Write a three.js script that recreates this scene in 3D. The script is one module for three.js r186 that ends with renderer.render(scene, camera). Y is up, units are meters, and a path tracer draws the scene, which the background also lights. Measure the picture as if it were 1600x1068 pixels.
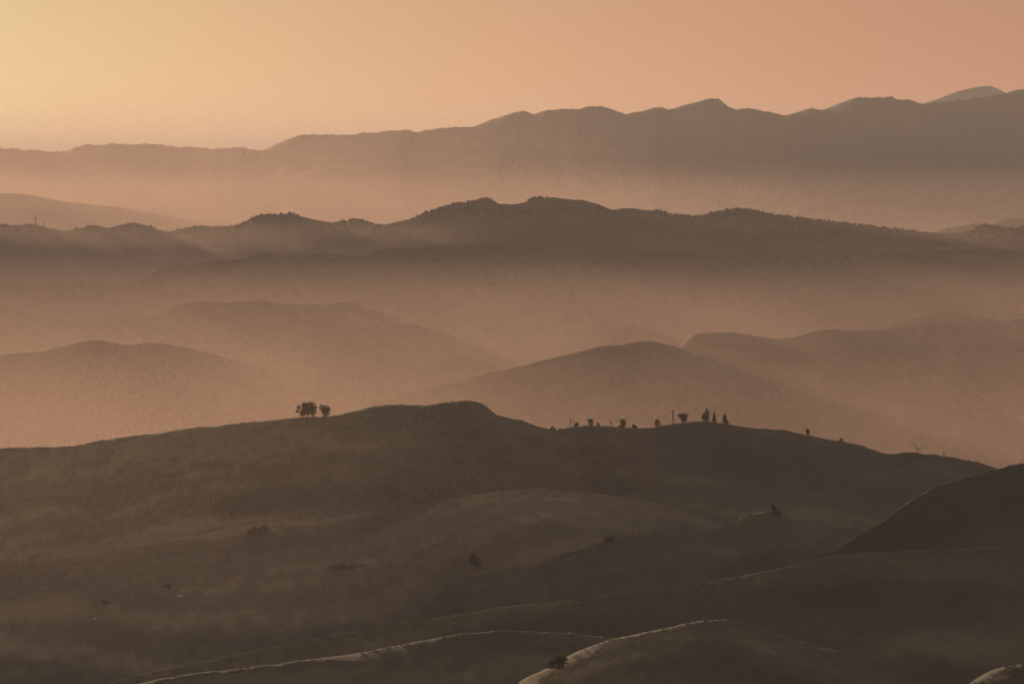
import * as THREE from 'three';
import { mergeGeometries } from 'three/addons/utils/BufferGeometryUtils.js';

/* ---------- camera, sky, sun, exposure ---------- */
const R = THREE.MathUtils.degToRad;
const scene = new THREE.Scene();
const EYE = 700, FOV = 10.3, F = 534 / Math.tan(R(FOV / 2)), PITCH = Math.atan(276 / F);
const camera = new THREE.PerspectiveCamera(FOV, 1600 / 1068, 1, 120000);
camera.position.set(0, EYE, 0);
camera.rotation.set(-PITCH, 0, 0);
scene.add(camera);

const SUN_AZ = R(18), SUN_EL = R(4.4);                       // low sun, out of frame to the left
const sunDir = new THREE.Vector3(-Math.sin(SUN_AZ) * Math.cos(SUN_EL), Math.sin(SUN_EL), -Math.cos(SUN_AZ) * Math.cos(SUN_EL));
{
  const W = 2048, H = 1024, data = new Float32Array(W * H * 4);
  for (let j = 0; j < H; j++) {
    const el = ((j + 0.5) / H - 0.5) * Math.PI;
    for (let i = 0; i < W; i++) {
      const az = ((i + 0.5) / W - 0.5) * 2 * Math.PI;
      const d = [Math.cos(az) * Math.cos(el), Math.sin(el), Math.sin(az) * Math.cos(el)];
      // the glow is wider along the horizon than upward
      const g = THREE.MathUtils.radToDeg(Math.acos(Math.min(1, Math.max(-1, d[0] * sunDir.x + d[1] * sunDir.y + d[2] * sunDir.z))));
      const up = Math.max(0, Math.sin(el)), t = 1 - Math.exp(-up * 3.2);
      const base = [0.255 * (1 - t) + 0.27 * t, 0.146 * (1 - t) + 0.245 * t, 0.076 * (1 - t) + 0.24 * t], low = 0.4 + 1.2 * Math.exp(-Math.max(0, el) / R(1.6));
      const glow = [0.84 * Math.exp(-((g / 23.7) ** 2)), 0.77 * Math.exp(-((g / 16.5) ** 2)), 0.33 * Math.exp(-((g / 16.9) ** 2))].map((v) => v * low);
      for (let c = 0; c < 3; c++) data[(j * W + i) * 4 + c] = base[c] + glow[c];
      data[(j * W + i) * 4 + 3] = 1;
    }
  }
  const sky = new THREE.DataTexture(data, W, H, THREE.RGBAFormat, THREE.FloatType);
  sky.mapping = THREE.EquirectangularReflectionMapping;
  sky.magFilter = sky.minFilter = THREE.LinearFilter; sky.wrapS = THREE.RepeatWrapping; sky.needsUpdate = true;
  scene.background = sky; scene.environment = sky;
}
const sun = new THREE.DirectionalLight(new THREE.Color().setRGB(1, 0.68, 0.42), 4.2);
sun.position.copy(sunDir).multiplyScalar(6000).add(new THREE.Vector3(0, EYE - 200, -2500));
sun.target.position.set(0, EYE - 200, -2500);
sun.castShadow = true; sun.shadow.radius = 2;
Object.assign(sun.shadow.camera, { left: -4000, right: 4000, top: 4000, bottom: -4000, near: 10, far: 20000 });
sun.shadow.mapSize.set(2048, 2048);
scene.add(sun, sun.target);

const renderer = new THREE.WebGLRenderer({ antialias: true });
renderer.toneMapping = THREE.LinearToneMapping;
renderer.toneMappingExposure = 1.25;
renderer.shadowMap.enabled = true;

scene.fog = new THREE.FogExp2(new THREE.Color().setRGB(1, 0.94, 0.94), 3.15e-5);

/* ---------- helpers ---------- */
let seed = 7;
function rnd() { seed = (seed + 0x6d2b79f5) | 0; let t = Math.imul(seed ^ (seed >>> 15), 1 | seed); t = (t + Math.imul(t ^ (t >>> 7), 61 | t)) ^ t; return ((t ^ (t >>> 14)) >>> 0) / 4294967296; }
const gauss = () => Math.sqrt(-2 * Math.log(1 - rnd() * 0.99999)) * Math.cos(2 * Math.PI * rnd());
const hash = (x, y) => { let h = Math.imul(x, 374761393) ^ Math.imul(y, 668265263); h = Math.imul(h ^ (h >>> 13), 1274126177); return ((h ^ (h >>> 16)) >>> 0) / 2147483648 - 1; };
function noise(x, y) {
  const i = Math.floor(x), j = Math.floor(y), u = x - i, v = y - j, s = u * u * u * (u * (u * 6 - 15) + 10), t = v * v * v * (v * (v * 6 - 15) + 10);
  return (hash(i, j) * (1 - s) + hash(i + 1, j) * s) * (1 - t) + (hash(i, j + 1) * (1 - s) + hash(i + 1, j + 1) * s) * t;
}
function fbm(x, y, n = 4) { let s = 0, a = 0.5; for (let k = 0; k < n; k++) { s += a * noise(x + k * 17.3, y - k * 9.1); x *= 2.03; y *= 2.03; a *= 0.5; } return s; }
// bearing and dip read off the photograph, with a distance, give a place in the valley
const cp = Math.cos(PITCH), sp = Math.sin(PITCH);
function place(px, py, dist) {
  const x = px - 800, y = 534 - py, dz = F * cp + y * sp, dy = y * cp - F * sp;
  return new THREE.Vector3((x / dz) * dist, EYE + (dy / dz) * dist, -dist);
}
// monotone-ish interpolation through a survey list [px, py, px, py, ...]
function curve(list) {
  const n = list.length / 2, X = (i) => list[2 * Math.min(n - 1, Math.max(0, i))], Y = (i) => list[2 * Math.min(n - 1, Math.max(0, i)) + 1];
  return (x) => {
    let i = 0; while (i < n - 2 && x > X(i + 1)) i++;
    const t = Math.min(1, Math.max(0, (x - X(i)) / (X(i + 1) - X(i)))), a = Y(i), b = Y(i + 1), h = X(i + 1) - X(i);
    const ma = ((Y(i + 1) - Y(i - 1)) / Math.max(1, X(i + 1) - X(i - 1))) * h, mb = ((Y(i + 2) - Y(i)) / Math.max(1, X(i + 2) - X(i))) * h;
    const t2 = t * t, t3 = t2 * t;
    return a * (2 * t3 - 3 * t2 + 1) + ma * (t3 - 2 * t2 + t) + b * (3 * t2 - 2 * t3) + mb * (t3 - t2);
  };
}
const used = {};
function numbered(name) { const k = (used[name] = (used[name] ?? -1) + 1); return k ? `${name}_${String(k).padStart(3, '0')}` : name; }
function tag(o, name, label, category, group, kind) {
  o.name = numbered(name); o.userData = { label, category };
  if (group) o.userData.group = group;
  if (kind) o.userData.kind = kind;
  o.traverse((m) => { if (m.isMesh) { m.castShadow = true; m.receiveShadow = true; } });
  scene.add(o);
  return o;
}

/* ---------- hills ---------- */
const turf = (() => {                       // close-up grain of grass and bare soil: 24 m of ground, wraps round
  const N = 512, color = new Uint8Array(N * N * 4), bump = new Uint8Array(N * N * 4);
  const wrap = (x, y, f) => { const i = (a) => ((Math.floor(a) % f) + f) % f, u = x * f, v = y * f, a = u - Math.floor(u), b = v - Math.floor(v), h = (p, q) => hash(i(u + p) + f * 31, i(v + q)), s = a * a * (3 - 2 * a), t = b * b * (3 - 2 * b); return (h(0, 0) * (1 - s) + h(1, 0) * s) * (1 - t) + (h(0, 1) * (1 - s) + h(1, 1) * s) * t; };
  for (let y = 0; y < N; y++) for (let x = 0; x < N; x++) {
    const u = x / N, v = y / N, k = 0.35 * wrap(u, v, 9) + 0.3 * wrap(u, v, 23) + 0.25 * wrap(u, v, 61) + 0.2 * wrap(u, v, 140), c = Math.min(255, Math.max(40, 222 + 40 * k)), n = (y * N + x) * 4;
    color[n] = c; color[n + 1] = Math.min(255, c * (1 + 0.05 * wrap(u, v, 15))); color[n + 2] = c * 0.96; color[n + 3] = 255;
    bump[n] = bump[n + 1] = bump[n + 2] = 128 + 120 * Math.max(-1, Math.min(1, k)); bump[n + 3] = 255;
  }
  const make = (d, srgb) => { const t = new THREE.DataTexture(d, N, N); t.wrapS = t.wrapT = THREE.RepeatWrapping; t.magFilter = t.minFilter = THREE.LinearFilter; if (srgb) t.colorSpace = THREE.SRGBColorSpace; t.needsUpdate = true; return t; };
  return { map: make(color, true), bumpMap: make(bump), bumpScale: 0.3 };
})();
const grassMaterial = new THREE.MeshStandardMaterial({ vertexColors: true, roughness: 1, ...turf });
const hillMaterial = new THREE.MeshStandardMaterial({ vertexColors: true, roughness: 1, metalness: 0 });
hillMaterial.specularIntensity = 0.2;
// ground covers, from dark scrub to pale dry grass
const NEARNESS = 1.25;
const GRASS = [[0.028, 0.027, 0.019], [0.048, 0.045, 0.03], [0.088, 0.077, 0.05], [0.165, 0.136, 0.085]];
const WOODS = [[0.018, 0.019, 0.014], [0.026, 0.026, 0.018], [0.036, 0.034, 0.022], [0.05, 0.045, 0.03]];
const surfaces = {};
/* One ridge: its crest runs through the surveyed points, its flanks fall to the valley in spurs and gullies. */
function ridge(key, label, o) {
  if (o.scale) { o = { ...o }; for (const k of ['D', 'width', 'spur', 'soft', 'bumps', 'jag', 'grain']) o[k] *= o.scale; o.bumpSize = 40 * o.scale; o.patch = 120 * o.scale; }
  const { D, crest, front, back, base, nu, nv } = o, c = curve(crest), x0 = o.from ?? -500, x1 = o.to ?? 2100, n = crest.length / 2;
  const m = D * (1 / F), rough = o.rough ?? 1, s = o.seed ?? 1, pal = o.palette ?? GRASS, tone = o.tone ?? 1;
  const first = crest[0], last = crest[2 * (n - 1)];
  const crestAt = (px) => {
    const inside = Math.min(last, Math.max(first, px)), off = px - inside;
    let y = c(inside);
    if (off) y += Math.abs(off) * (off < 0 ? o.fallLeft ?? 0 : o.fallRight ?? 0) + (noise(px / 90, s * 3.1) - noise(inside / 90, s * 3.1)) * (o.wild ?? 10) * Math.min(1, Math.abs(off) / 60);
    const d = D * (1 + (o.bend ?? 0.04) * noise(px / 420 + s * 5, s)) + (o.slant ?? 0) * (px - 800) * m;
    const p = place(px, y, d);
    p.jag = (fbm(p.x / (o.grain ?? 60), s * 7.7, 3)) * (o.jag ?? 0); p.y += p.jag;
    return p;
  };
  const width = o.width, pos = [], col = [], idx = [], uv = [];
  const height = (p, w) => {            // w > 0 towards the camera
    const a = Math.abs(w), slope = w > 0 ? front : back, soft = o.soft ?? 20;
    let drop = slope * (Math.sqrt(a * a + soft * soft) - soft);
    const L = o.spur ?? 260, q = Math.min(1, a / (L * 0.9));
    drop *= 1 + q * rough * (0.55 * noise(p.x / L + s * 11 + 0.25 * noise(w / L, s), w / (L * 2.6)) + 0.28 * noise(p.x / (L * 0.4) - s, w / L));
    drop -= Math.min(1, a / 40) * (o.bumps ?? 0) * (fbm(p.x / (o.bumpSize ?? 40) + s, w / (o.bumpSize ?? 40), 3) - 0.3);
    return Math.max(p.y - p.jag * Math.min(1, a / (2 * (o.grain ?? 60))) - Math.max(0, drop), base + 6 * fbm(p.x / 300, w / 300, 3));
  };
  const point = (px, w, p = crestAt(px)) => {       // the place on the ridge w metres in front of its crest
    const t0 = (px - x0) / (x1 - x0), ends = THREE.MathUtils.smoothstep(t0, 0, 0.14) * THREE.MathUtils.smoothstep(1 - t0, 0, 0.14);
    const veer = Math.abs(w) * (o.scale ? 0.15 : 0.4) * noise(p.x / (width * 1.6) + s, s * 2.3) + w * 0.2;
    const foot = Math.abs(w) > width * 0.995 || (w < 0 && -w > width * 0.597) ? 0 : 1;     // the sheet's edges go into the ground
    return new THREE.Vector3(p.x + veer, base - 15 + (height(p, w) - base + 15) * ends * foot, p.z + w);
  };
  for (let i = 0; i <= nu; i++) {
    const px = x0 + ((x1 - x0) * i) / nu, p = crestAt(px);
    for (let j = 0; j <= nv; j++) {
      const t = (j / nv) * 2 - 1, w = Math.sign(t) * Math.pow(Math.abs(t), 1.5) * width * (t < 0 ? o.backShare ?? 0.6 : 1), at = point(px, w, p);
      pos.push(at.x, at.y, at.z); uv.push(at.x / 24, at.z / 24);
      // patches stretched along the slope, broken up by a fine grain
      const P = o.patch ?? 120, z = p.z + w, f = fbm(p.x / 7, z / 5, 2);
      let k = 1.3 + 2.6 * fbm(p.x / P + s * 3, z / (P * 0.22), 4) + 0.9 * f + (o.dryGlow ? o.dryGlow(px) : 0);  // pale shift: drier grass plus haze glow put into the ground colour
      k = Math.min(2.999, Math.max(0, k));
      const A = pal[Math.floor(k)], B = pal[Math.floor(k) + 1], q = THREE.MathUtils.smoothstep(k % 1, 0.25, 0.75);
      for (let e = 0; e < 3; e++) col.push((A[e] * (1 - q) + B[e] * q) * tone);
    }
  }
  for (let i = 0; i < nu; i++) for (let j = 0; j < nv; j++) {
    const a = i * (nv + 1) + j, b = a + nv + 1;
    idx.push(a, a + 1, b, b, a + 1, b + 1);
  }
  const g = new THREE.BufferGeometry();
  g.setAttribute('position', new THREE.Float32BufferAttribute(pos, 3));
  g.setAttribute('color', new THREE.Float32BufferAttribute(col, 3));
  g.setAttribute('uv', new THREE.Float32BufferAttribute(uv, 2));
  g.setIndex(idx); g.computeVertexNormals();
  const mesh = tag(new THREE.Mesh(g, o.palette === GRASS ? grassMaterial : hillMaterial), o.name ?? 'hills', label, o.category ?? 'hills', null, 'structure');
  surfaces[key] = { crestAt, point, mesh };
  return mesh;
}
// the valley floor, one sheet out to the horizon
{
  const g = new THREE.PlaneGeometry(90000, 110000, 60, 80); g.rotateX(-Math.PI / 2);
  const p = g.attributes.position, col = [];
  for (let i = 0; i < p.count; i++) {
    p.setZ(i, p.getZ(i) - 40000);
    const k = 0.5 + 0.5 * fbm(p.getX(i) / 3000, p.getZ(i) / 3000, 3);
    col.push(0.05 + 0.03 * k, 0.045 + 0.02 * k, 0.028 + 0.012 * k);
  }
  g.setAttribute('color', new THREE.Float32BufferAttribute(col, 3)); g.computeVertexNormals();
  tag(new THREE.Mesh(g, hillMaterial), 'ground', 'valley floor lost under the mist between the hill ranges', 'ground', null, 'structure').position.y = 100;
}
const FAR = { base: 90, palette: WOODS };
ridge('peak', 'palest far peak showing behind the right end of the long mountain range', { ...FAR, name: 'mountains', category: 'mountain', D: 21500, from: 1250, to: 2100, nu: 220, nv: 30, width: 2500, front: 0.35, back: 0.35, spur: 900, soft: 120, seed: 1, jag: 14, grain: 260,
  crest: [1330, 190, 1400, 172, 1440, 162, 1470, 153, 1500, 142, 1530, 135, 1545, 133, 1558, 137, 1572, 144, 1620, 158, 1700, 165], fallLeft: 0.25, fallRight: 0.1 });
ridge('far', 'long blue grey mountain range along the skyline under the sky', { ...FAR, name: 'mountains', category: 'mountain range', D: 15800, from: -1100, to: 2700, nu: 2000, nv: 28, width: 3600, front: 0.24, back: 0.3, spur: 750, soft: 60, seed: 2, rough: 0.5, jag: 11, grain: 36, bend: 0.015,
  crest: [0, 231, 50, 234, 105, 237, 120, 229, 150, 226, 190, 225, 230, 225, 270, 228, 300, 231, 345, 232, 380, 230, 412, 234, 440, 222, 470, 211, 490, 211, 515, 209, 550, 210, 590, 206, 635, 202, 655, 205, 690, 199, 740, 197, 765, 189, 800, 177, 820, 174, 833, 178, 855, 172, 900, 169, 935, 166, 960, 171, 978, 177, 1000, 175, 1030, 168, 1045, 171, 1080, 162, 1110, 154, 1125, 156, 1145, 168, 1180, 170, 1215, 177, 1230, 179, 1250, 175, 1265, 170, 1290, 170, 1310, 163, 1335, 154, 1370, 151, 1390, 152, 1420, 156, 1443, 162, 1480, 158, 1520, 153, 1570, 146, 1600, 139, 1700, 130] });
ridge('farspur', 'faint hazy spur below the left half of the long mountain range', { ...FAR, rough: 0.5, D: 14600, from: 0, to: 980, nu: 220, nv: 30, width: 2500, front: 0.16, back: 0.2, spur: 900, soft: 60, seed: 3, jag: 8, grain: 120,
  crest: [150, 334, 220, 322, 300, 303, 360, 297, 410, 287, 450, 275, 500, 262, 560, 256, 640, 256, 700, 266, 800, 290], fallLeft: 0.4, fallRight: 0.5 });
ridge('farleft', 'very faint low hill in the bright mist at the left edge', { ...FAR, D: 11900, from: -800, to: 760, nu: 160, nv: 30, width: 1800, front: 0.14, back: 0.2, spur: 600, soft: 60, seed: 4, jag: 6, grain: 120,
  crest: [-100, 312, -40, 303, 0, 301, 40, 303, 80, 310, 130, 318, 170, 323, 230, 333, 300, 345], fallLeft: 0.1, fallRight: 0.2 });
ridge('farright', 'small pale hills peeping over the right end of the wooded range', { ...FAR, D: 10600, from: 1330, to: 2400, nu: 160, nv: 30, width: 1500, front: 0.2, back: 0.2, spur: 500, soft: 40, seed: 5, jag: 6, grain: 90,
  crest: [1430, 368, 1455, 361, 1480, 355, 1510, 350, 1525, 347, 1540, 349, 1552, 349, 1580, 342, 1600, 343, 1640, 352, 1720, 350], fallLeft: 0.3, fallRight: 0.05 });
ridge('mid', 'dark wooded hill range crossing the whole picture behind the valley mist', { ...FAR, D: 8400, from: -1000, to: 2600, nu: 900, nv: 44, width: 1150, front: 0.32, back: 0.4, spur: 420, soft: 25, seed: 6, rough: 0.45, jag: 3, grain: 40, bend: 0.02,
  crest: [0, 351, 25, 351, 45, 349, 60, 351, 75, 356, 98, 360, 125, 357, 142, 352, 165, 355, 190, 351, 205, 348, 225, 352, 240, 357, 260, 362, 290, 355, 315, 352, 340, 354, 380, 348, 400, 338, 420, 335, 440, 335, 455, 332, 475, 339, 500, 344, 520, 347, 540, 345, 555, 342, 570, 345, 588, 351, 620, 347, 650, 340, 670, 331, 690, 325, 715, 320, 740, 316, 760, 311, 775, 316, 800, 318, 820, 316, 835, 311, 870, 309, 890, 311, 920, 315, 940, 321, 960, 328, 975, 325, 1000, 328, 1022, 330, 1050, 335, 1080, 337, 1100, 335, 1120, 330, 1140, 327, 1160, 328, 1200, 334, 1250, 341, 1300, 348, 1350, 353, 1400, 359, 1450, 362, 1490, 363, 1520, 358, 1540, 353, 1560, 354, 1600, 355, 1680, 350] });
ridge('midspur', 'darker lower spur standing in front of the wooded range', { ...FAR, D: 7700, from: -80, to: 2500, nu: 600, nv: 34, width: 700, front: 0.34, back: 0.3, spur: 330, soft: 20, seed: 7, jag: 2.5, grain: 30, bend: 0.03,
  crest: [130, 436, 170, 428, 200, 418, 240, 414, 290, 413, 330, 408, 370, 407, 400, 399, 425, 395, 440, 400, 460, 396, 500, 397, 560, 401, 590, 394, 610, 389, 650, 388, 680, 386, 720, 383, 760, 386, 800, 385, 845, 379, 880, 383, 950, 390, 1100, 398, 1250, 402, 1400, 397, 1500, 391, 1540, 389, 1600, 395], fallLeft: 0.3 });
const LOW = { base: 180, jag: 2.6, grain: 26, palette: WOODS, front: 0.2, back: 0.25, soft: 30, nv: 34 };
ridge('mist_a', 'faint hill with a flat crest in the mist left of centre', { ...LOW, D: 6800, from: -700, to: 1100, nu: 300, width: 1000, spur: 300, seed: 8,
  crest: [-80, 480, 0, 478, 20, 480, 40, 487, 70, 494, 110, 499, 150, 497, 190, 488, 212, 491, 230, 494, 260, 484, 285, 474, 300, 471, 350, 471, 390, 470, 420, 471, 450, 475, 500, 474, 545, 472, 570, 478, 600, 486, 640, 497, 680, 508, 720, 510, 770, 508, 830, 516, 880, 528], fallRight: 0.3 });
ridge('mist_b', 'very faint hill slope sinking to the right in the mist at the centre', { ...LOW, D: 7350, from: 150, to: 1480, nu: 260, width: 900, spur: 300, seed: 9,
  crest: [300, 490, 500, 474, 700, 452, 850, 438, 900, 432, 960, 440, 1010, 462, 1060, 476, 1110, 481, 1150, 492, 1165, 491, 1190, 487, 1220, 497, 1250, 512, 1300, 530], fallLeft: 0.05, fallRight: 0.5 });
ridge('mist_c', 'very faint rounded hill in the mist under the right end of the wooded range', { ...LOW, D: 7400, from: 1020, to: 2200, nu: 200, width: 900, spur: 300, seed: 10,
  crest: [1180, 492, 1210, 480, 1260, 457, 1310, 446, 1380, 454, 1430, 462, 1470, 475, 1540, 480, 1600, 478, 1700, 470], fallLeft: 0.6 });
ridge('mist_d', 'faint low hill line in the mist near the right edge', { ...LOW, D: 6500, from: 1290, to: 2200, nu: 160, width: 800, spur: 260, seed: 11,
  crest: [1400, 505, 1440, 496, 1480, 487, 1520, 492, 1560, 500, 1600, 498, 1700, 490], fallLeft: 0.3 });
ridge('mist_e', 'hazy long hill with several rounded tops in the mist at the right', { ...LOW, D: 6100, from: 900, to: 2300, nu: 260, width: 900, spur: 240, seed: 12,
  crest: [1030, 540, 1055, 530, 1080, 523, 1120, 519, 1150, 519, 1180, 523, 1215, 529, 1245, 525, 1280, 516, 1330, 515, 1380, 514, 1430, 505, 1455, 501, 1500, 503, 1550, 510, 1600, 512, 1700, 500], fallLeft: 0.4 });
ridge('mist_f', 'hazy hill rising to the right above the middle of the grassy ridge', { ...LOW, D: 5600, from: 420, to: 1640, nu: 240, width: 800, spur: 220, seed: 13,
  crest: [640, 612, 700, 600, 760, 584, 800, 576, 850, 563, 880, 555, 900, 551, 930, 543, 970, 537, 1010, 532, 1040, 537, 1070, 547, 1120, 555, 1200, 566, 1300, 576, 1420, 584], fallLeft: 0.25, fallRight: 0.2 });
ridge('mist_g', 'hazy low hill in the mist at the left above the grassy ridge', { ...LOW, D: 5800, from: -800, to: 760, nu: 240, width: 800, spur: 220, seed: 14,
  crest: [-100, 560, 0, 553, 50, 549, 90, 543, 120, 535, 150, 530, 175, 535, 200, 539, 240, 535, 280, 540, 320, 550, 380, 566, 430, 576, 520, 592], fallRight: 0.25 });
const NEAR = { scale: NEARNESS, base: 300, rough: 0.45, palette: GRASS, jag: 0.7, grain: 5, bumps: 3.2 };
ridge('main', 'long grassy foreground ridge with a rounded knob and small trees on its crest', { ...NEAR, D: 1900, from: -800, to: 2300, nu: 700, nv: 130, width: 420, front: 0.3, back: 0.34, spur: 75, soft: 9, seed: 15, bend: 0.03, dryGlow: (u) => 1.1 - 2.1 * THREE.MathUtils.smoothstep(u, 150, 1000),  // grass colour paler to the left, standing in for a haze veil
  crest: [-150, 702, 0, 700, 50, 699, 110, 697, 150, 689, 200, 681, 250, 676, 290, 669, 350, 664, 420, 656, 455, 653, 500, 651, 530, 647, 560, 640, 590, 634, 620, 632, 650, 633, 670, 633, 690, 629, 720, 626, 740, 627, 755, 632, 768, 642, 778, 649, 800, 653, 820, 658, 845, 667, 870, 670, 900, 666, 930, 665, 960, 667, 1000, 669, 1020, 668, 1040, 664, 1070, 660, 1095, 658, 1130, 660, 1145, 664, 1180, 669, 1220, 671, 1260, 679, 1300, 687, 1340, 694, 1370, 705, 1385, 709, 1420, 707, 1450, 709, 1480, 712, 1510, 719, 1525, 721, 1555, 731, 1600, 745, 1700, 775], fallLeft: 0.02, fallRight: 0.1 });
ridge('spur_a', 'broad grassy spur below the crest at the left of the foreground', { ...NEAR, D: 1680, from: -700, to: 1560, nu: 520, nv: 120, width: 760, front: 0.17, back: 0.34, spur: 70, soft: 7, seed: 16, bend: 0.03, dryGlow: (u) => 0.9 - 1.6 * THREE.MathUtils.smoothstep(u, 100, 900),  // again paler leftward in colour for the haze veil
  crest: [-150, 872, 0, 866, 150, 864, 250, 846, 330, 832, 400, 815, 480, 809, 540, 806, 600, 797, 680, 782, 740, 772, 820, 764, 900, 768, 1000, 780, 1100, 800, 1200, 825], fallLeft: 0.05, fallRight: 0.2 });
ridge('right_hill', 'dark steep grassy hillside rising at the right edge of the foreground', { ...NEAR, D: 1420, from: 1060, to: 2200, nu: 340, nv: 100, width: 460, front: 0.3, back: 0.34, spur: 60, soft: 1.2, seed: 17, bend: 0.02, tone: 0.85, dryGlow: () => -1.0,
  crest: [1180, 905, 1270, 869, 1310, 855, 1340, 838, 1370, 820, 1390, 806, 1410, 790, 1440, 772, 1470, 757, 1500, 748, 1530, 740, 1555, 733, 1575, 729, 1600, 723, 1700, 700], fallLeft: 0.4, fallRight: -0.15 });
ridge('spur_b', 'low grassy hump with a pale edge in the hollow right of centre', { ...NEAR, D: 1520, from: 520, to: 1560, nu: 320, nv: 100, width: 520, front: 0.2, back: 0.34, spur: 60, soft: 2, seed: 18, bend: 0.02, dryGlow: () => -0.5,
  crest: [700, 905, 760, 895, 830, 882, 880, 865, 940, 848, 1000, 832, 1060, 825, 1110, 828, 1140, 818, 1170, 805, 1205, 800, 1250, 815, 1300, 835, 1380, 850], fallLeft: 1.2, fallRight: 0.3 });
ridge('spur_c', 'long dark grassy slope across the lower right of the foreground', { ...NEAR, D: 1280, from: -500, to: 2400, nu: 520, nv: 100, width: 420, front: 0.22, back: 0.34, spur: 60, soft: 1, seed: 19, bend: 0.02, dryGlow: (u) => 0.3 - 1.3 * THREE.MathUtils.smoothstep(u, 300, 1100),
  crest: [180, 1062, 300, 1036, 420, 1012, 560, 985, 700, 962, 840, 942, 980, 925, 1120, 905, 1220, 888, 1300, 868, 1400, 862, 1500, 858, 1600, 850, 1700, 838], fallLeft: 0.6 });
ridge('low_ridge', 'lowest left grassy ridge with a pale sunlit edge along its top', { ...NEAR, D: 1180, from: -700, to: 1350, nu: 460, nv: 90, width: 360, front: 0.2, back: 0.34, spur: 60, soft: 6, seed: 20, bend: 0.02, dryGlow: (u) => -0.1 - 0.7 * THREE.MathUtils.smoothstep(u, 300, 800),
  crest: [-100, 1130, 100, 1092, 200, 1072, 250, 1062, 300, 1054, 380, 1043, 450, 1034, 520, 1026, 600, 1014, 680, 998, 740, 988, 800, 985, 900, 990, 1000, 1005], fallLeft: 0.1, fallRight: 0.5 });
ridge('knoll', 'small rounded knoll with a pale left flank at the bottom centre', { ...NEAR, D: 1100, from: 730, to: 1480, nu: 260, nv: 90, width: 340, front: 0.22, back: 0.34, spur: 50, soft: 8, seed: 21, bend: 0.01, dryGlow: (u) => 0.1 - 1 * THREE.MathUtils.smoothstep(u, 900, 1080),  // sunlit left flank put partly into the grass colour
  crest: [860, 1046, 885, 1032, 920, 1014, 960, 1000, 1000, 991, 1050, 980, 1100, 971, 1150, 970, 1200, 985, 1280, 1010], fallLeft: 0.5, fallRight: 0.2 });
ridge('corner', 'dark grassy bank in the bottom right corner', { ...NEAR, D: 1000, from: 1380, to: 2200, nu: 220, nv: 70, width: 200, front: 0.2, back: 0.34, spur: 50, soft: 10, seed: 22, bend: 0.01, dryGlow: () => -1.1,
  crest: [1480, 1085, 1540, 1062, 1570, 1045, 1600, 1040, 1700, 1018], fallLeft: 0.4, fallRight: 0 });

/* ---------- trees, shrubs, masts ---------- */
const leafMaterial = new THREE.MeshPhysicalMaterial({ vertexColors: true, roughness: 1, transmission: 0.4, thickness: 0, side: THREE.DoubleSide });
const barkMaterial = new THREE.MeshStandardMaterial({ color: new THREE.Color().setRGB(0.06, 0.048, 0.035), roughness: 1 });
const deadMaterial = new THREE.MeshStandardMaterial({ color: new THREE.Color().setRGB(0.13, 0.11, 0.085), roughness: 1 });
const steelMaterial = new THREE.MeshStandardMaterial({ color: new THREE.Color().setRGB(0.3, 0.29, 0.27), roughness: 0.6, metalness: 0.6 });
function limb(a, b, ra, rb, sides = 6) {
  const d = new THREE.Vector3().subVectors(b, a), g = new THREE.CylinderGeometry(rb, ra, d.length(), sides, 1);
  g.applyQuaternion(new THREE.Quaternion().setFromUnitVectors(new THREE.Vector3(0, 1, 0), d.clone().normalize()));
  return g.translate((a.x + b.x) / 2, (a.y + b.y) / 2, (a.z + b.z) / 2);
}
const V = (x, y, z = 0) => new THREE.Vector3(x, y, z);
function part(name, g, m, parent) { const o = new THREE.Mesh(g, m); o.name = name; parent.add(o); return o; }
// lobes: [x, y, z, rx, ry, rz]; leaves sit mostly near the lobes' surface, some break out of the outline
function foliage(lobes, perLobe, size, green) {
  const pos = [], col = [], d = V(0, 0), e1 = V(0, 0), e2 = V(0, 0);
  for (const [x, y, z, rx, ry, rz] of lobes) {
    const n = Math.round(perLobe * Math.cbrt(rx * ry * rz) ** 2);
    for (let k = 0; k < n; k++) {
      d.set(gauss(), gauss(), gauss()).normalize();
      const lump = 1 + 0.42 * noise(d.x * 2.3 + x * 5, d.y * 2.3 + d.z * 3.1 + y * 7), r = Math.pow(rnd(), 0.4) * lump * (rnd() < 0.12 ? 1.15 + 0.25 * rnd() : 1);
      const c = [x + d.x * rx * r, Math.max(0.05, y + d.y * ry * r), z + d.z * rz * r], s = size * (0.6 + 0.8 * rnd()), t = 0.75 + 0.5 * rnd();
      e1.set(gauss(), gauss(), gauss()).normalize(); e2.set(gauss(), gauss(), gauss()).cross(e1).normalize();
      for (const [u, v] of [[-1, -0.4], [1, -0.4], [0, 1]]) { pos.push(c[0] + s * (u * e1.x + v * e2.x), c[1] + s * (u * e1.y + v * e2.y), c[2] + s * (u * e1.z + v * e2.z)); col.push(green[0] * t, green[1] * t, green[2] * t); }
    }
  }
  const g = new THREE.BufferGeometry();
  g.setAttribute('position', new THREE.Float32BufferAttribute(pos, 3)); g.setAttribute('color', new THREE.Float32BufferAttribute(col, 3));
  g.computeVertexNormals();
  return g;
}
const DARK = [0.04, 0.042, 0.024], OLIVE = [0.085, 0.082, 0.042], DULL = [0.05, 0.045, 0.029];
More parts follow.
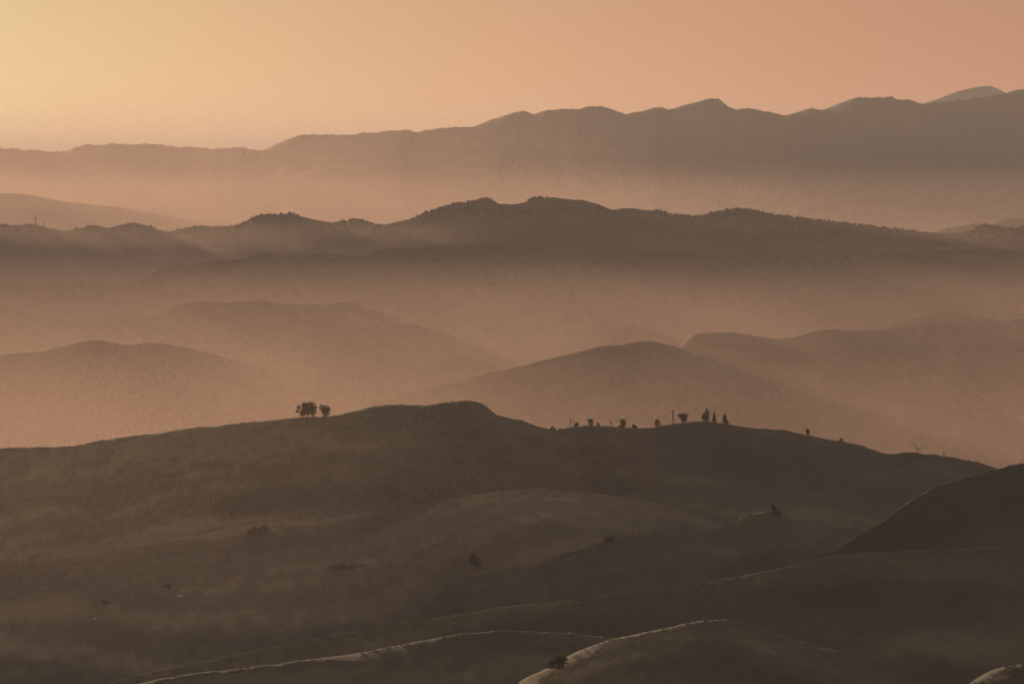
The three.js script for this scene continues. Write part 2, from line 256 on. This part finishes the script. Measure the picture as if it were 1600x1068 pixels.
function tree(name, label, category, group, at, lobes, { green = DARK, leaf = 0.3, dense = 120, stem = true } = {}) {
  const o = new THREE.Group(); o.position.copy(at); o.scale.setScalar(NEARNESS);
  if (stem) {
    const top = lobes.reduce((a, l) => (l[1] > a[1] ? l : a)), r = 0.05 + 0.035 * top[1], fork = V(top[0] * 0.3, Math.max(0.5, lobes[0][1] * 0.6), 0);
    part('trunk', mergeGeometries([limb(V(0, -0.6), fork, r * 1.2, r * 0.8, 8), ...lobes.map((l) => limb(fork, V(l[0], l[1], l[2]), r * 0.6, r * 0.18))]), barkMaterial, o);
  }
  part('crown', foliage(lobes, dense, leaf, green), leafMaterial, o);
  return tag(o, name, label, category, group);
}
function bare(name, label, category, group, at, branches, m = deadMaterial) {
  const o = new THREE.Group(); o.position.copy(at); o.scale.setScalar(NEARNESS);
  branches.forEach(([x0, y0, x1, y1, r0, r1, z0 = 0, z1 = 0], k) => part(k ? 'branch' : 'trunk', limb(V(x0, y0, z0), V(x1, y1, z1), r0, r1), m, o));
  return tag(o, name, label, category, group);
}
const onCrest = (px, key = 'main', sink = 0.16) => { const p = surfaces[key].crestAt(px); p.y -= sink; return p; };
const caster = new THREE.Raycaster(), slopes = ['main', 'spur_a', 'right_hill', 'spur_b', 'spur_c', 'low_ridge', 'knoll', 'corner'].map((k) => surfaces[k].mesh);
scene.updateMatrixWorld(true);
function onSlope(px, py) {
  const p = place(px, py, 1000), from = camera.position.clone();
  caster.set(from, p.sub(from).normalize());
  const hit = caster.intersectObjects(slopes)[0];
  return hit ? hit.point : place(px, py, 1000);
}
// the pair on the left shoulder of the ridge
tree('tree', 'wide dark olive tree, larger of the pair on the left crest', 'tree', null, onCrest(479), [[0.7, 4, 0, 3, 3.4, 2.6], [2.4, 6, 0.4, 1.7, 1.9, 1.7], [-0.8, 5.8, 0, 1.8, 1.6, 1.8], [-3.9, 4.9, 0.3, 1, 1.1, 1], [-4.5, 3, -0.2, 1, 0.8, 0.9], [3.2, 3, 0, 1.5, 2.6, 1.6], [-2, 2.2, 0, 1.7, 2, 1.5], [4.3, 4.9, 0, 0.8, 0.9, 0.8]], { green: OLIVE });
tree('tree', 'smaller rounded tree beside the wide one on the left crest', 'tree', null, onCrest(507), [[0.2, 2.7, 0, 2.2, 2.6, 2], [-1, 4.3, 0, 1.6, 1.7, 1.5], [1.3, 3.5, 0.2, 1.7, 1.9, 1.6]], { green: OLIVE });
// right half of the crest, left to right
tree('shrub', 'tiny pointed shrub in the dip right of the rounded knob', 'shrub', null, onCrest(863), [[0, 0.5, 0, 1.4, 0.7, 1.2], [0, 1, 0, 0.5, 0.8, 0.5]], { stem: false });
tree('shrub', 'low square shrub beside the faint leftmost mast on the right crest', 'shrub', null, onCrest(901), [[-0.3, 1, 0, 1, 1.2, 1], [0.5, 1.6, 0, 0.8, 0.9, 0.8]], { stem: false });
tree('tree', 'small blocky tree between the two low shrubs on the right crest', 'tree', null, onCrest(923), [[0, 1.7, 0, 1.4, 1.8, 1.3], [-0.2, 2.9, 0, 1.3, 1.1, 1.2]]);
tree('shrub', 'small shrub just right of the blocky little tree', 'shrub', null, onCrest(935), [[0, 0.7, 0, 0.8, 0.9, 0.8], [-0.1, 1.3, 0, 0.35, 0.6, 0.4]], { stem: false });
tree('tree', 'round topped tree in the middle of the right crest with a low skirt', 'tree', null, onCrest(973.5), [[0.2, 2.1, 0, 1.6, 2.2, 1.5], [-0.4, 3.3, 0, 1.2, 1.2, 1.2], [-1.2, 0.7, 0, 1.3, 0.8, 1.1]]);
tree('shrub', 'broad low shrub right of the round topped tree', 'shrub', null, onCrest(991.5), [[0.1, 0.7, 0, 1.6, 0.9, 1.3], [-0.2, 1.4, 0, 0.7, 0.8, 0.7]], { stem: false });
tree('tree', 'small oval tree standing alone left of the tall thin mast', 'tree', null, onCrest(1027), [[0.2, 1.9, 0, 1.5, 2, 1.4], [-0.2, 3.1, 0, 0.9, 1, 0.9]]);
tree('tree', 'broad flat topped tree narrowing to its foot beside the tall mast', 'tree', null, onCrest(1067.5), [[-0.4, 3.4, 0, 2, 1.5, 1.8], [0.9, 3.6, 0, 1.4, 1.3, 1.4], [0.5, 1.9, 0, 1.6, 1.8, 1.5], [-1.4, 3.8, 0, 1.1, 0.8, 1]]);
tree('tree', 'tallest dark tree on the right crest with a lower left half', 'tree', null, onCrest(1103), [[0.6, 2.8, 0, 1.4, 2.9, 1.4], [0.5, 5.2, 0, 0.9, 1.3, 0.9], [-1, 2.1, 0, 1.2, 2.1, 1.2]]);
tree('tree', 'slender pointed tree right of the tallest tree on the crest', 'tree', null, onCrest(1116.5), [[0, 1.4, 0, 1.1, 1.5, 1], [0, 3, 0, 0.75, 1.4, 0.7], [-0.1, 4.6, 0, 0.42, 1.1, 0.4]]);
tree('tree', 'cone shaped tree at the right end of the crest group', 'tree', null, onCrest(1133), [[0, 1.6, 0, 1.3, 1.8, 1.2], [-0.3, 3.4, 0, 0.85, 1.3, 0.8], [-0.2, 4.5, 0, 0.4, 0.7, 0.4], [1.2, 0.5, 0, 1.1, 0.7, 1]]);
tree('tree', 'lone small tree on the falling crest right of the group', 'tree', null, onCrest(1262), [[0.3, 1.5, 0, 1, 1.7, 1], [-0.2, 2.7, 0, 0.9, 1, 0.9]]);
tree('shrub', 'lone small shrub where the crest drops towards the right', 'shrub', null, onCrest(1315), [[0, 0.7, 0, 0.9, 0.8, 0.9], [0, 1.4, 0, 0.4, 0.6, 0.4]], { stem: false });
bare('dead_tree', 'bare leaning dead tree with a forked branch on the right crest', 'dead tree', null, onCrest(955), [[0, -0.3, 0, 1.8, 0.24, 0.18], [0, 1.7, -1.7, 4.2, 0.20, 0.09], [0, 1.5, 0.9, 3, 0.15, 0.06], [-0.5, 2.4, 0.3, 3.2, 0.11, 0.04]], barkMaterial);
bare('dead_tree', 'forked bare dead tree with spread limbs near the right end of the ridge', 'dead tree', null, onCrest(1434.5), [[0, -0.3, 0, 1.5, 0.26, 0.20], [0, 1.4, -1.6, 3.2, 0.20, 0.14], [-1.6, 3.2, -2.4, 5, 0.14, 0.06], [0, 1.4, 1.4, 2.6, 0.18, 0.12], [1.4, 2.6, 2.3, 2.9, 0.12, 0.04], [1.4, 2.6, 1.9, 1.9, 0.09, 0.04], [-0.7, 2.2, 0.3, 3, 0.11, 0.04]], barkMaterial);
bare('dead_tree', 'thin bare stem at the far right end of the ridge crest', 'dead tree', null, onCrest(1475.5), [[0, -0.3, -0.3, 2.8, 0.18, 0.08], [0, 1.2, 0.6, 2, 0.11, 0.04], [0, 0.2, 0.7, 0.9, 0.12, 0.04]], barkMaterial);
// masts: four legs, rings and crossed bracing, with arms where the photograph shows them
function mast(scale, label, at, h, w0, w1, r, arms = []) {
  const o = new THREE.Group(); o.position.copy(at); o.scale.setScalar(scale);
  const n = Math.max(4, Math.round(h / 1.6)), corner = (k, y) => { const w = (w0 + ((w1 - w0) * y) / h) / 2, a = (k * Math.PI) / 2 + 0.5; return V(Math.cos(a) * w, y, Math.sin(a) * w); };
  for (let k = 0; k < 4; k++) part('leg', limb(corner(k, -0.4), corner(k, h), r, r * 0.8, 5), steelMaterial, o);
  const braces = [];
  for (let j = 0; j < n; j++) for (let k = 0; k < 4; k++) {
    const y = (j * h) / n, y1 = ((j + 1) * h) / n;
    braces.push(limb(corner(k, y), corner(k + 1, y1), r * 0.6, r * 0.6, 4), limb(corner(k + 1, y), corner(k, y1), r * 0.6, r * 0.6, 4), limb(corner(k, y1), corner(k + 1, y1), r * 0.6, r * 0.6, 4));
  }
  part('bracing', mergeGeometries(braces), steelMaterial, o);
  for (const [y, half] of arms) part('arm', mergeGeometries([limb(V(-half, y), V(half, y), r, r, 5), limb(V(-half, y), V(0, y + half * 0.35), r * 0.7, r * 0.7, 4), limb(V(half, y), V(0, y + half * 0.35), r * 0.7, r * 0.7, 4)]), steelMaterial, o);
  return tag(o, 'lattice_mast', label, 'mast');
}
mast(NEARNESS, 'faint slender lattice mast, leftmost on the right crest beside a low shrub', onCrest(891.5), 4.6, 0.9, 0.5, 0.05);
mast(NEARNESS, 'tall thin lattice mast left of the broad flat topped tree', onCrest(1051.5), 7.4, 1.1, 0.8, 0.06, [[6.6, 0.7]]);
mast(1.1, 'taller hazy pylon with arms on the wooded range at the left', onCrest(55, 'mid', 1), 16, 3.4, 1.6, 0.22, [[11.5, 4], [14, 3.2]]);
mast(1.1, 'shorter hazy pylon on the wooded range at the left', onCrest(67.5, 'mid', 1), 11, 2.6, 1.2, 0.2, [[8, 2.6]]);
// on the slopes
tree('tree', 'dark spreading tree on the middle of the grassy slope', 'tree', null, onSlope(742, 886), [[-1.2, 3.2, 0, 1.8, 2.4, 1.7], [1.2, 2.2, 0.3, 2, 1.8, 1.8], [-0.3, 4.6, 0, 1.2, 1.2, 1.2]], { green: DULL });
bare('dead_tree', 'thin bare tree sticking up from the low hump right of centre', 'dead tree', null, onSlope(989, 836), [[0, -0.3, -0.2, 4, 0.14, 0.05], [0, 1, 0.8, 2.4, 0.08, 0.03], [-0.1, 2, -0.7, 3, 0.06, 0.03]], barkMaterial);
tree('shrub', 'dark bush on the crown of the pale edged hump', 'shrub', null, onSlope(1211, 803), [[0, 1.6, 0, 1.9, 1.8, 1.7], [-0.8, 3.2, 0, 1.1, 1.5, 1.1], [1.8, 0.9, 0, 1.3, 1, 1.2]], { stem: false, green: DULL });
tree('shrub', 'dark bush left of the thin bare tree on the hump', 'shrub', null, onSlope(951, 846), [[0, 1, 0, 2, 1.1, 1.6], [1.3, 1.4, 0, 1.1, 1.2, 1.1]], { stem: false, green: DULL });
tree('tree', 'dark round tree in the hollow left of the pale knoll', 'tree', null, onSlope(872, 1044), [[0, 1.9, 0, 2.3, 2, 2], [1, 3, 0, 1.6, 1.5, 1.5], [-2.2, 1.1, 0, 1.5, 1.2, 1.4]], { green: DULL });
tree('shrub', 'dark bushes in the crease at the left end of the long spur', 'shrub', null, onSlope(400, 834), [[0, 1.4, 0, 2.2, 1.6, 1.8], [3.4, 2.2, -2, 2, 1.7, 1.8], [-3, 0.9, 0.6, 1.6, 1, 1.4]], { stem: false, green: DULL });
tree('shrub', 'dark thicket on the lower left slope under the long spur', 'shrub', null, onSlope(535, 888), [[0, 1, 0, 2.4, 1.2, 2], [4, 0.9, 0.6, 2, 1.1, 1.8], [-4.2, 0.7, 1, 2, 0.9, 1.6], [8, 0.8, 0.3, 1.8, 0.9, 1.6]], { stem: false, green: DULL });
tree('shrub', 'low dark bush above the pale stone at the left', 'shrub', null, onSlope(262, 918), [[0, 0.8, 0, 1.7, 1, 1.4], [-1.4, 0.6, 0, 1, 0.7, 1]], { stem: false, green: DULL });
tree('shrub', 'low dark bush above the small pale stones at the lower left', 'shrub', null, onSlope(162, 943), [[0, 0.9, 0, 1.5, 1, 1.3], [1.6, 0.6, 0.3, 1.1, 0.7, 1]], { stem: false, green: DULL });
function stone(label, at, w, h, d) {
  const g = new THREE.IcosahedronGeometry(1, 3), p = g.attributes.position;
  for (let i = 0; i < p.count; i++) { const k = 1 + 0.22 * noise(p.getX(i) * 2 + w * 9, p.getY(i) * 2 + p.getZ(i) * 1.7 + h * 5); p.setXYZ(i, p.getX(i) * k * w, p.getY(i) * k * h, p.getZ(i) * k * d); }
  g.computeVertexNormals();
  const o = new THREE.Mesh(g, stoneMaterial); o.position.copy(at); o.position.y += h * 0.16; o.scale.setScalar(NEARNESS);
  return tag(o, 'rock', label, 'rock');
}
const stoneMaterial = new THREE.MeshStandardMaterial({ color: new THREE.Color().setRGB(0.42, 0.36, 0.28), roughness: 0.95 });
stone('long pale rock lying on the lower left slope', onSlope(280, 931), 1.6, 0.5, 0.9);
stone('small pale rock low on the left slope', onSlope(148, 967), 0.7, 0.5, 0.6);
// rough tufts and low scrub over the near slopes
{
  const g = foliage([[0, 0.25, 0, 0.5, 0.35, 0.5], [0.45, 0.15, 0.2, 0.35, 0.25, 0.35]], 60, 0.16, DULL), ms = [], q = new THREE.Quaternion(), Y = V(0, 1);
  for (const [key, px0, px1, far, n] of [['main', -100, 1600, 130, 380], ['spur_a', -100, 1300, 110, 280], ['right_hill', 1200, 1700, 100, 120], ['spur_b', 700, 1400, 80, 120], ['spur_c', 200, 1700, 95, 240], ['low_ridge', 0, 1200, 70, 140], ['knoll', 860, 1350, 60, 50], ['corner', 1480, 1700, 50, 30]])
    for (let k = 0; k < n; k++) {
      const px = px0 + (px1 - px0) * rnd(), w = rnd() * far, s = 0.35 + rnd() ** 3;
      if (fbm(px / 130 + 40, w / 40, 3) > 0.02) ms.push(new THREE.Matrix4().compose(surfaces[key].point(px, w), q.setFromAxisAngle(Y, rnd() * 6.28), V(s, s * (0.7 + 0.5 * rnd()), s)));
    }
  for (const [key, px0, px1, n] of [['main', -50, 1600, 500], ['spur_a', 0, 1250, 200], ['right_hill', 1200, 1650, 420], ['spur_b', 720, 1350, 420], ['spur_c', 180, 1650, 900], ['low_ridge', 200, 1000, 260], ['knoll', 880, 1300, 180], ['corner', 1490, 1650, 140]])
    for (let k = 0; k < n; k++) {
      const px = px0 + (px1 - px0) * rnd(), w = -3 + 11 * rnd(), s = 0.4 + 0.9 * rnd() ** 2;
      if (fbm(px / 60 + 11, w / 30, 2) > -0.18) ms.push(new THREE.Matrix4().compose(surfaces[key].point(px, w), q.setFromAxisAngle(Y, rnd() * 6.28), V(s * 1.5, s, s * 1.5)));
    }
  const im = new THREE.InstancedMesh(g, leafMaterial, ms.length); ms.forEach((m, k) => im.setMatrixAt(k, m));
  tag(im, 'scrub', 'low tufts and scrub scattered over the grassy foreground slopes', 'scrub', null, 'stuff');
}
// woods that roughen the outline of the middle range
{
  const g = new THREE.IcosahedronGeometry(1, 2), p = g.attributes.position;
  for (let i = 0; i < p.count; i++) { const x = p.getX(i), y = p.getY(i), z = p.getZ(i), k = 1 + 0.45 * noise(x * 2.1 + 3, y * 2.1 + z * 1.9); p.setXYZ(i, x * k, y * k, z * k); }
  g.computeVertexNormals();
  const ms = [], q = new THREE.Quaternion(), Y = V(0, 1);
  function grow(key, from, to, n, reach, size) {
    for (let k = 0; k < n; k++) {
      const px = from + (to - from) * rnd(), w = Math.pow(rnd(), 2) * reach * (rnd() < 0.15 ? -0.2 : 1), c = surfaces[key].point(px, w);
      if (fbm(c.x / 60, w / 60, 2) < -0.12) continue;
      const s = size * (0.55 + 0.9 * rnd() * rnd());
      ms.push(new THREE.Matrix4().compose(V(c.x, c.y + s * 0.25, c.z), q.setFromAxisAngle(Y, rnd() * 6.28), V(s, s * (0.7 + 0.6 * rnd()), s)));
    }
  }
  grow('mid', 640, 1480, 2200, 130, 3.4); grow('mid', 370, 600, 400, 90, 2.8); grow('mid', -300, 370, 250, 90, 2.2); grow('mid', 1480, 1900, 500, 110, 3.4);
  grow('midspur', 330, 900, 900, 90, 2.6); grow('midspur', 900, 1900, 700, 90, 2.6);
  const woods = new THREE.MeshStandardMaterial({ color: new THREE.Color().setRGB(0.03, 0.03, 0.02), roughness: 1 });
  const im = new THREE.InstancedMesh(g, woods, ms.length); ms.forEach((m, k) => im.setMatrixAt(k, m));
  tag(im, 'forest', 'dark woods roughening the crest of the middle hill range', 'forest', null, 'stuff');
}

/* ---------- mist: banks of fine droplets lying in the valleys ---------- */
{
  // A tile of mist: droplets spread evenly over its square and thinning out upward from the valley floor.
  function up() { for (;;) { const h = Math.abs(gauss()); if (h < 1.7 || rnd() > THREE.MathUtils.smoothstep(h, 1.7, 2.6)) return Math.min(h, 2.6); } }
  function tile(drops, r, side, high) {
    const pos = new Float32Array(drops * 9), e1 = new THREE.Vector3(), e2 = new THREE.Vector3(), n = new THREE.Vector3();
    for (let k = 0; k < drops; k++) {
      const x = (rnd() - 0.5) * side, z = (rnd() - 0.5) * side, y = up() * high;
      n.set(0.4 * gauss(), 0.4 * gauss(), 1).normalize(); e1.set(gauss(), gauss(), gauss()).cross(n).normalize(); e2.crossVectors(n, e1);
      for (let t = 0; t < 3; t++) {
        const a = (t * 2 * Math.PI) / 3, c = r * Math.cos(a), s = r * Math.sin(a);
        pos[k * 9 + t * 3] = x + c * e1.x + s * e2.x; pos[k * 9 + t * 3 + 1] = y + c * e1.y + s * e2.y; pos[k * 9 + t * 3 + 2] = z + c * e1.z + s * e2.z;
      }
    }
    const g = new THREE.BufferGeometry(); g.setAttribute('position', new THREE.BufferAttribute(pos, 3)); g.computeVertexNormals();
    return g;
  }
  const droplet = new THREE.MeshPhysicalMaterial({ color: new THREE.Color().setRGB(0.84, 0.632, 0.526), roughness: 1, transmission: 1, specularIntensity: 0, thickness: 0, transparent: true, opacity: 0.28, side: THREE.DoubleSide });
  // `dense(x, z)` says how thick the bank is; tiles come in a few thicknesses, rows are shifted against each other
  function bank(label, { D0, D1, side, drops, r, high, base, levels = [1], dense = () => 1, half = 0.17 }) {
    const shapes = levels.map((l) => tile(Math.round(drops * l), r, side, high)), lists = levels.map(() => []), q = new THREE.Quaternion(), Y = new THREE.Vector3(0, 1, 0);
    for (let z = D0 + side / 2; z < D1; z += side) {
      const shift = rnd() * side;
      for (let x = shift - Math.ceil((z * half) / side + 1) * side; x <= z * half + side; x += side) {
        const want = dense(x / (z * 0.135), z);          // -1 at the left edge of the view, 1 at the right
        if (want < 0.02) continue;
        let l = 0; while (l < levels.length - 2 && want > levels[l + 1]) l++;
        if (levels.length > 1 && rnd() < (want - levels[l]) / (levels[l + 1] - levels[l])) l++;
        lists[l].push(new THREE.Matrix4().compose(new THREE.Vector3(x, base, -z), q.setFromAxisAngle(Y, Math.floor(rnd() * 2) * Math.PI), new THREE.Vector3(1, 1, 1)));
      }
    }
    lists.forEach((ms, l) => {
      if (!ms.length) return;
      const im = new THREE.InstancedMesh(shapes[l], droplet, ms.length);
      ms.forEach((m, n) => im.setMatrixAt(n, m));
      tag(im, 'mist', label, 'mist', label, 'stuff');
    });
  }
  const mix = THREE.MathUtils.lerp, step = THREE.MathUtils.smoothstep;
  bank('pale valley mist lying just behind the foreground ridge', { D0: 3700, D1: 5700, side: 120, drops: 60000, r: 0.185, high: 115, base: 237, levels: [1.3, 1.9, 2.9], dense: (u) => mix(2.9, 1.42, step(u, -1, 0.4)) });
  bank('valley mist between the hazy middle hills and the wooded range', { D0: 5750, D1: 7450, side: 180, drops: 60000, r: 0.27, high: 100, base: 307, levels: [2, 2.4], dense: (u) => mix(2.1, 2.4, step(u, -1, 1)) });
  bank('thin mist in the gap between the dark lower spur and the wooded range', { D0: 7830, D1: 8270, side: 110, drops: 20000, r: 0.36, high: 62, base: 453, levels: [0.8, 1.2, 1.6, 2], dense: (u) => mix(1.5, 0.8, step(u, -1, 0.8)) });
  bank('bright mist below the long mountain range behind the wooded range', { D0: 10000, D1: 15400, side: 450, drops: 36000, r: 0.56, high: 105, base: 460, levels: [1, 1.5, 2.1, 2.9], dense: (u) => mix(2.9, 1.2, step(u, -1, 0.9)) });
  bank('haze rising over the left part of the long mountain range', { D0: 10500, D1: 15400, side: 450, drops: 36000, r: 0.58, high: 235, base: 475, levels: [0.1, 0.4, 0.9, 1.6, 2.5], dense: (u) => mix(2.5, 0, step(u, -1, 0.8)) });
  bank('thin haze hanging over the left slopes of the foreground ridge', { D0: 1750, D1: 2250, side: 80, drops: 44000, r: 0.08, high: 85, base: 440, levels: [0.1, 0.4, 0.8, 1.4], dense: (u) => mix(1.4, 0, step(u, -1, 0.6)) });
}

renderer.render(scene, camera);
